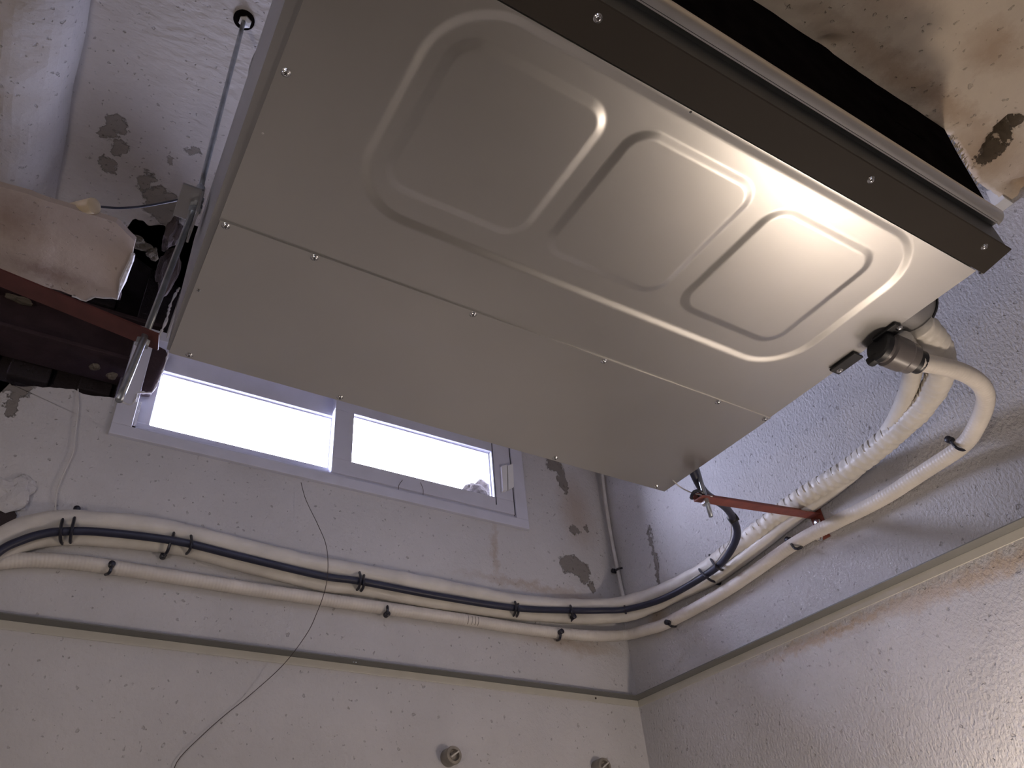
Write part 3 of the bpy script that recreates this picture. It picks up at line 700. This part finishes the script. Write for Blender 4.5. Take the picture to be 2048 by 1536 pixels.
# dark cable
P4 = path([(-60, 1160, 'y', -.05), (0, 1102, 'y', -.052), (45, 1080, 'y', -.052), (85, 1068, 'y', -.052), (125, 1063, 'y', -.053), (200, 1064, 'y', -.053), (350, 1082, 'y', -.052), (480, 1113, 'y', -.052), (640, 1151, 'y', -.052), (722, 1163, 'y', -.052), (880, 1193, 'y', -.052), (1030, 1216, 'y', -.052), (1145, 1221, 'y', -.055), (1205, 1221, 'y', -.075),
           (1255, 1218, 'x', -.075), (1327, 1197, 'x', -.056), (1410, 1151, 'x', -.056), (1450, 1118, 'x', -.07), (1474, 1072, 'x', -.10), (1466, 1037, 'x', -.15), (1449, 1013, 'x', -.22), (1415, 990, 'x', -.32), (1398, 968, 'x', -.375), (1382, 935, 'x', -.405)])
dc = thing('power_cable', 'thick dark blue-black cable lying over the pipe pair and looping up to the unit', 'cable', P4[6])
bm = nb(); tube(bm, spline(P4, .006), .0088, 12); obj('sheath', bm, M['cable'], dc, smooth=True)
bm = nb(); q = P4[-5]; tube(bm, [q - Vector((0.006, -.008, .004)), q + Vector((.006, -.008, .004))], .0105, 12); obj('tape_wrap', bm, M['rubber'], dc, smooth=True)
bm = nb(); tube(bm, [Vector((-.397, -.732, .800)) + Vector((math.cos(a) * .013, math.sin(a) * .013, .003 * math.sin(2 * a))) for a in [i * math.pi / 8 for i in range(17)]], .0035, 6); obj('cable_tie', bm, M['clip'], dc)

# ties and nail clips
def clip(name, pts, bulge, label, head=0, r=.0034, grp='black plastic ties and clips on the pipe runs', where='y'):
    """pts: list of pixel stops across the pipes on the wall; bulge: how far it stands off the wall at each stop"""
    P = [(on_y if where == 'y' else on_x)(x, y, -b) for (x, y), b in zip(pts, bulge)]
    bm = nb(); tube(bm, spline(P, .004), r, 6)
    if head is not None:
        c = P[head]; ax = (0, -1, 0) if where == 'y' else (-1, 0, 0)
        lathe(bm, c, ax, [(-.005, .0072), (.008, .0072), (.010, .005)], 10)
    o = obj(name, bm, M['clip'], None, smooth=False)
    auto(o, 45); tag(o, label, 'clip', grp); return o
clip('cable_tie', [(129, 1026), (124, 1044), (121, 1062), (121, 1080), (125, 1088)], (.03, .053, .065, .045, .02), 'leftmost black tie round the pipe pair', None)
clip('cable_tie', [(153, 1020), (148, 1040), (143, 1062), (141, 1078), (141, 1087)], (.02, .053, .065, .045, .02), 'black tie with a nail head, second from the left on the pipe pair', 0)
clip('cable_tie', [(351, 1052), (346, 1072), (340, 1088), (334, 1104), (326, 1112)], (.02, .053, .052, .04, .01), 'black tie whose nail head sits below the pipe pair, left of the middle thread', 4)
clip('cable_tie', [(380, 1062), (383, 1078), (382, 1092), (378, 1102), (371, 1109)], (.03, .053, .065, .045, .02), 'plain curved black tie right of the nailed tie, below the left window pane', None)
clip('cable_tie', [(715, 1133), (720, 1148), (721, 1162), (717, 1176), (709, 1183)], (.02, .053, .065, .045, .015), 'left strand of the double tie below the window mullion', None)
clip('cable_tie', [(730, 1142), (727, 1156), (728, 1166), (725, 1178), (718, 1185)], (.03, .053, .065, .045, .015), 'right strand of the double tie below the window mullion, with a nail head', 0)
clip('cable_tie', [(1024, 1195), (1031, 1206), (1032, 1218), (1029, 1228), (1025, 1234)], (.02, .053, .065, .045, .015), 'left strand of the double tie under the large peeled patch', None)
clip('cable_tie', [(1037, 1199), (1036, 1212), (1037, 1222), (1035, 1230), (1032, 1235)], (.03, .053, .065, .045, .015), 'right strand of the double tie under the large peeled patch, with a nail head', 0)
clip('cable_tie', [(1137, 1206), (1142, 1214), (1143, 1225), (1146, 1234), (1140, 1245)], (.02, .056, .067, .047, .02), 'curved black tie on the pipe pair just left of the room corner', 3)
clip('cable_tie', [(1248, 1195), (1249, 1208), (1250, 1219), (1253, 1230), (1257, 1240)], (.075, .095, .105, .085, .05), 'black tie round the pipe pair right at the room corner', None, where='y')
clip('cable_tie', [(1397, 1129), (1400, 1141), (1412, 1153), (1422, 1161), (1436, 1165)], (.03, .055, .067, .045, .01), 'black tie on the right wall ending in a large nail head below the pipes', 4, where='x')
clip('cable_tie', [(1419, 1110), (1424, 1122), (1432, 1133), (1442, 1139), (1455, 1141)], (.03, .055, .078, .045, .01), 'black tie on the right wall where the dark cable leaves the pipes', None, where='x')
clip('hose_clip', [(223, 1130), (222, 1138), (218, 1146), (211, 1149)], (.032, .038, .034, .01), 'black nail clip on the drain hose at the far left', 0)
clip('hose_clip', [(774, 1208), (775, 1216), (775, 1226), (773, 1229)], (.02, .036, .036, .024), 'black nail clip on the drain hose left of its printed marks', 3)
clip('hose_clip', [(1121, 1264), (1121, 1272), (1119, 1279), (1114, 1281)], (.038, .038, .026, .005), 'black nail clip on the drain hose just left of the room corner', 0)
clip('hose_clip', [(1335, 1236), (1336, 1245), (1342, 1252), (1351, 1253)], (.012, .036, .034, .005), 'black nail clip on the drain hose just right of the room corner', 1, where='x')
clip('hose_clip', [(1578, 1080), (1583, 1088), (1590, 1097), (1600, 1096), (1605, 1090)], (.005, .03, .038, .03, .005), 'black hook clip on the drain hose below the red bracket', 0, where='x')
clip('hose_clip', [(1900, 880), (1906, 888), (1914, 896), (1926, 900), (1938, 896)], (.05, .068, .072, .06, .045), 'black hook clip on the drain hose where it bends up', 0, r=.003, where='x')
# corner wire and its clip
P = path([(1198, 905, 'x', -.012), (1205, 950, 'x', -.012), (1211, 1000, 'x', -.012), (1222, 1070, 'x', -.012), (1235, 1137, 'x', -.012), (1248, 1200, 'x', -.012)])
cw = thing('corner_wire', 'white wire running straight down the room corner behind the pipes', 'wire', P[1])
bm = nb(); tube(bm, spline([Vector((-.012, p.y, p.z)) for p in P], .01), .0055, 10); obj('sheath', bm, M['wire_white'], cw, smooth=True)
clip('wire_clip', [(1229, 1142), (1236, 1138), (1244, 1136)], (.012, .026, .012), 'black clip holding the white corner wire', 0, where='x')

# small wires
def wire(name, pts, r, mat, label, cat='wire'):
    bm = nb(); tube(bm, spline(pts, .006), r, 6); return tag(obj(name, bm, mat, None, smooth=True), label, cat)
wire('thin_wire', path([(156, 778, 'y', -.004), (156, 820, 'y', -.010), (150, 870, 'y', -.010), (146, 905, 'y', -.010), (128, 945, 'y', -.010), (113, 985, 'y', -.010), (111, 1030, 'y', -.008)]), .0016, M['wire_white'], 'thin white wire hanging down the window wall at the left')
wire('hanging_thread', path([(602, 965, 'y', -.012), (612, 1000, 'y', -.03), (636, 1050, 'y', -.06), (652, 1090, 'y', -.072), (656, 1135, 'y', -.075), (650, 1180, 'y', -.07), (632, 1230, 'y', -.06), (612, 1270, 'y', -.045), (566, 1330, 'y', -.032), (500, 1390, 'y', -.01), (450, 1430, 'y', -.006), (405, 1470, 'y', -.006), (360, 1515, 'y', -.006), (345, 1545, 'y', -.006)]), .0008, M['thread'], 'thin dark thread hanging in front of the pipes below the window', 'thread')
wire('thin_cable', [on_z(x, y, 1.42) for x, y in ((196, 413), (240, 416), (290, 412), (340, 403), (385, 394), (395, 391))], .0027, M['cable'], 'thin dark cable from the yellowed tube end to the long rod', 'cable')
wire('thin_cable', [on_z(x, y, 1.30) for x, y in ((560, 55), (544, 73), (520, 96), (505, 125), (500, 152), (505, 178), (516, 196))], .0032, M['casing'], 'thin grey cable looping out beside the upper left edge of the unit', 'cable')
wire('thin_wire', path([(1345, 960, 'x', -.44), (1362, 975, 'x', -.42), (1385, 986, 'x', -.40), (1408, 991, 'x', -.385), (1425, 993, 'x', -.375)]), .0015, M['wire_white'], 'thin pale wire between the unit and the end of the red bracket')
wire('thin_wire', path([(1452, 1020, 'x', -.21), (1462, 1050, 'x', -.13), (1460, 1080, 'x', -.09), (1445, 1105, 'x', -.075), (1425, 1130, 'x', -.06), (1380, 1160, 'x', -.064)]), .0014, M['wire_white'], 'thin pale wire running beside the looping dark cable')
# yellowed tube end
t = thing('tube_end', 'short yellowed plastic tube end sticking out above the broken plaster', 'tube', on_z(170, 420, 1.36))
a, b_ = on_z(122, 428, 1.335), on_z(186, 412, 1.315); a = b_ + (a - b_).normalized() * .06
bm = nb(); tube(bm, [a, b_], lambda s, an: .0170, 18); dd = (b_ - a).normalized(); auto(obj('tube_wall', bm, M['yellowed'], t))
bm = nb(); lathe(bm, b_, dd, [(0, .0170), (.003, .0165), (.006, .012)], 18); auto(obj('end_plug', bm, M['yellowed'], t))
# white trunking end at the ceiling by the right wall
bm = nb(); pts = [on_x(x, y, -.03) for x, y in ((1972, 383), (1992, 376), (2010, 396), (1986, 414))]
extrude_poly(bm, pts, (.03, 0, 0)); o = tag(obj('trunking_end', bm, M['latch']), 'small pale trunking end on the right wall beside the black opening', 'trunking')

# pipe stubs in the window wall
for (x, y, lab) in ((908, 1510, 'grey round pipe stub sticking out of the lower window wall, left one'), (1209, 1532, 'grey round pipe stub at the bottom edge near the room corner')):
    c = on_y(x, y, -.03); c.y = 0
    t = thing('pipe_stub', lab, 'pipe stub', c)
    bm = nb(); lathe(bm, c, (0, -1, 0), [(-.01, .020), (.020, .020), (.028, .0205), (.032, .019), (.0325, .013), (.024, .012)], 28); auto(obj('socket', bm, M['stub'], t), 30)
    bm = nb(); strap(bm, c + Vector((-.010, -.034, -.006)), c + Vector((.011, -.034, .008)), .003, .004, Vector((0, 1, 0))); obj('key_bar', bm, M['trim'], t)
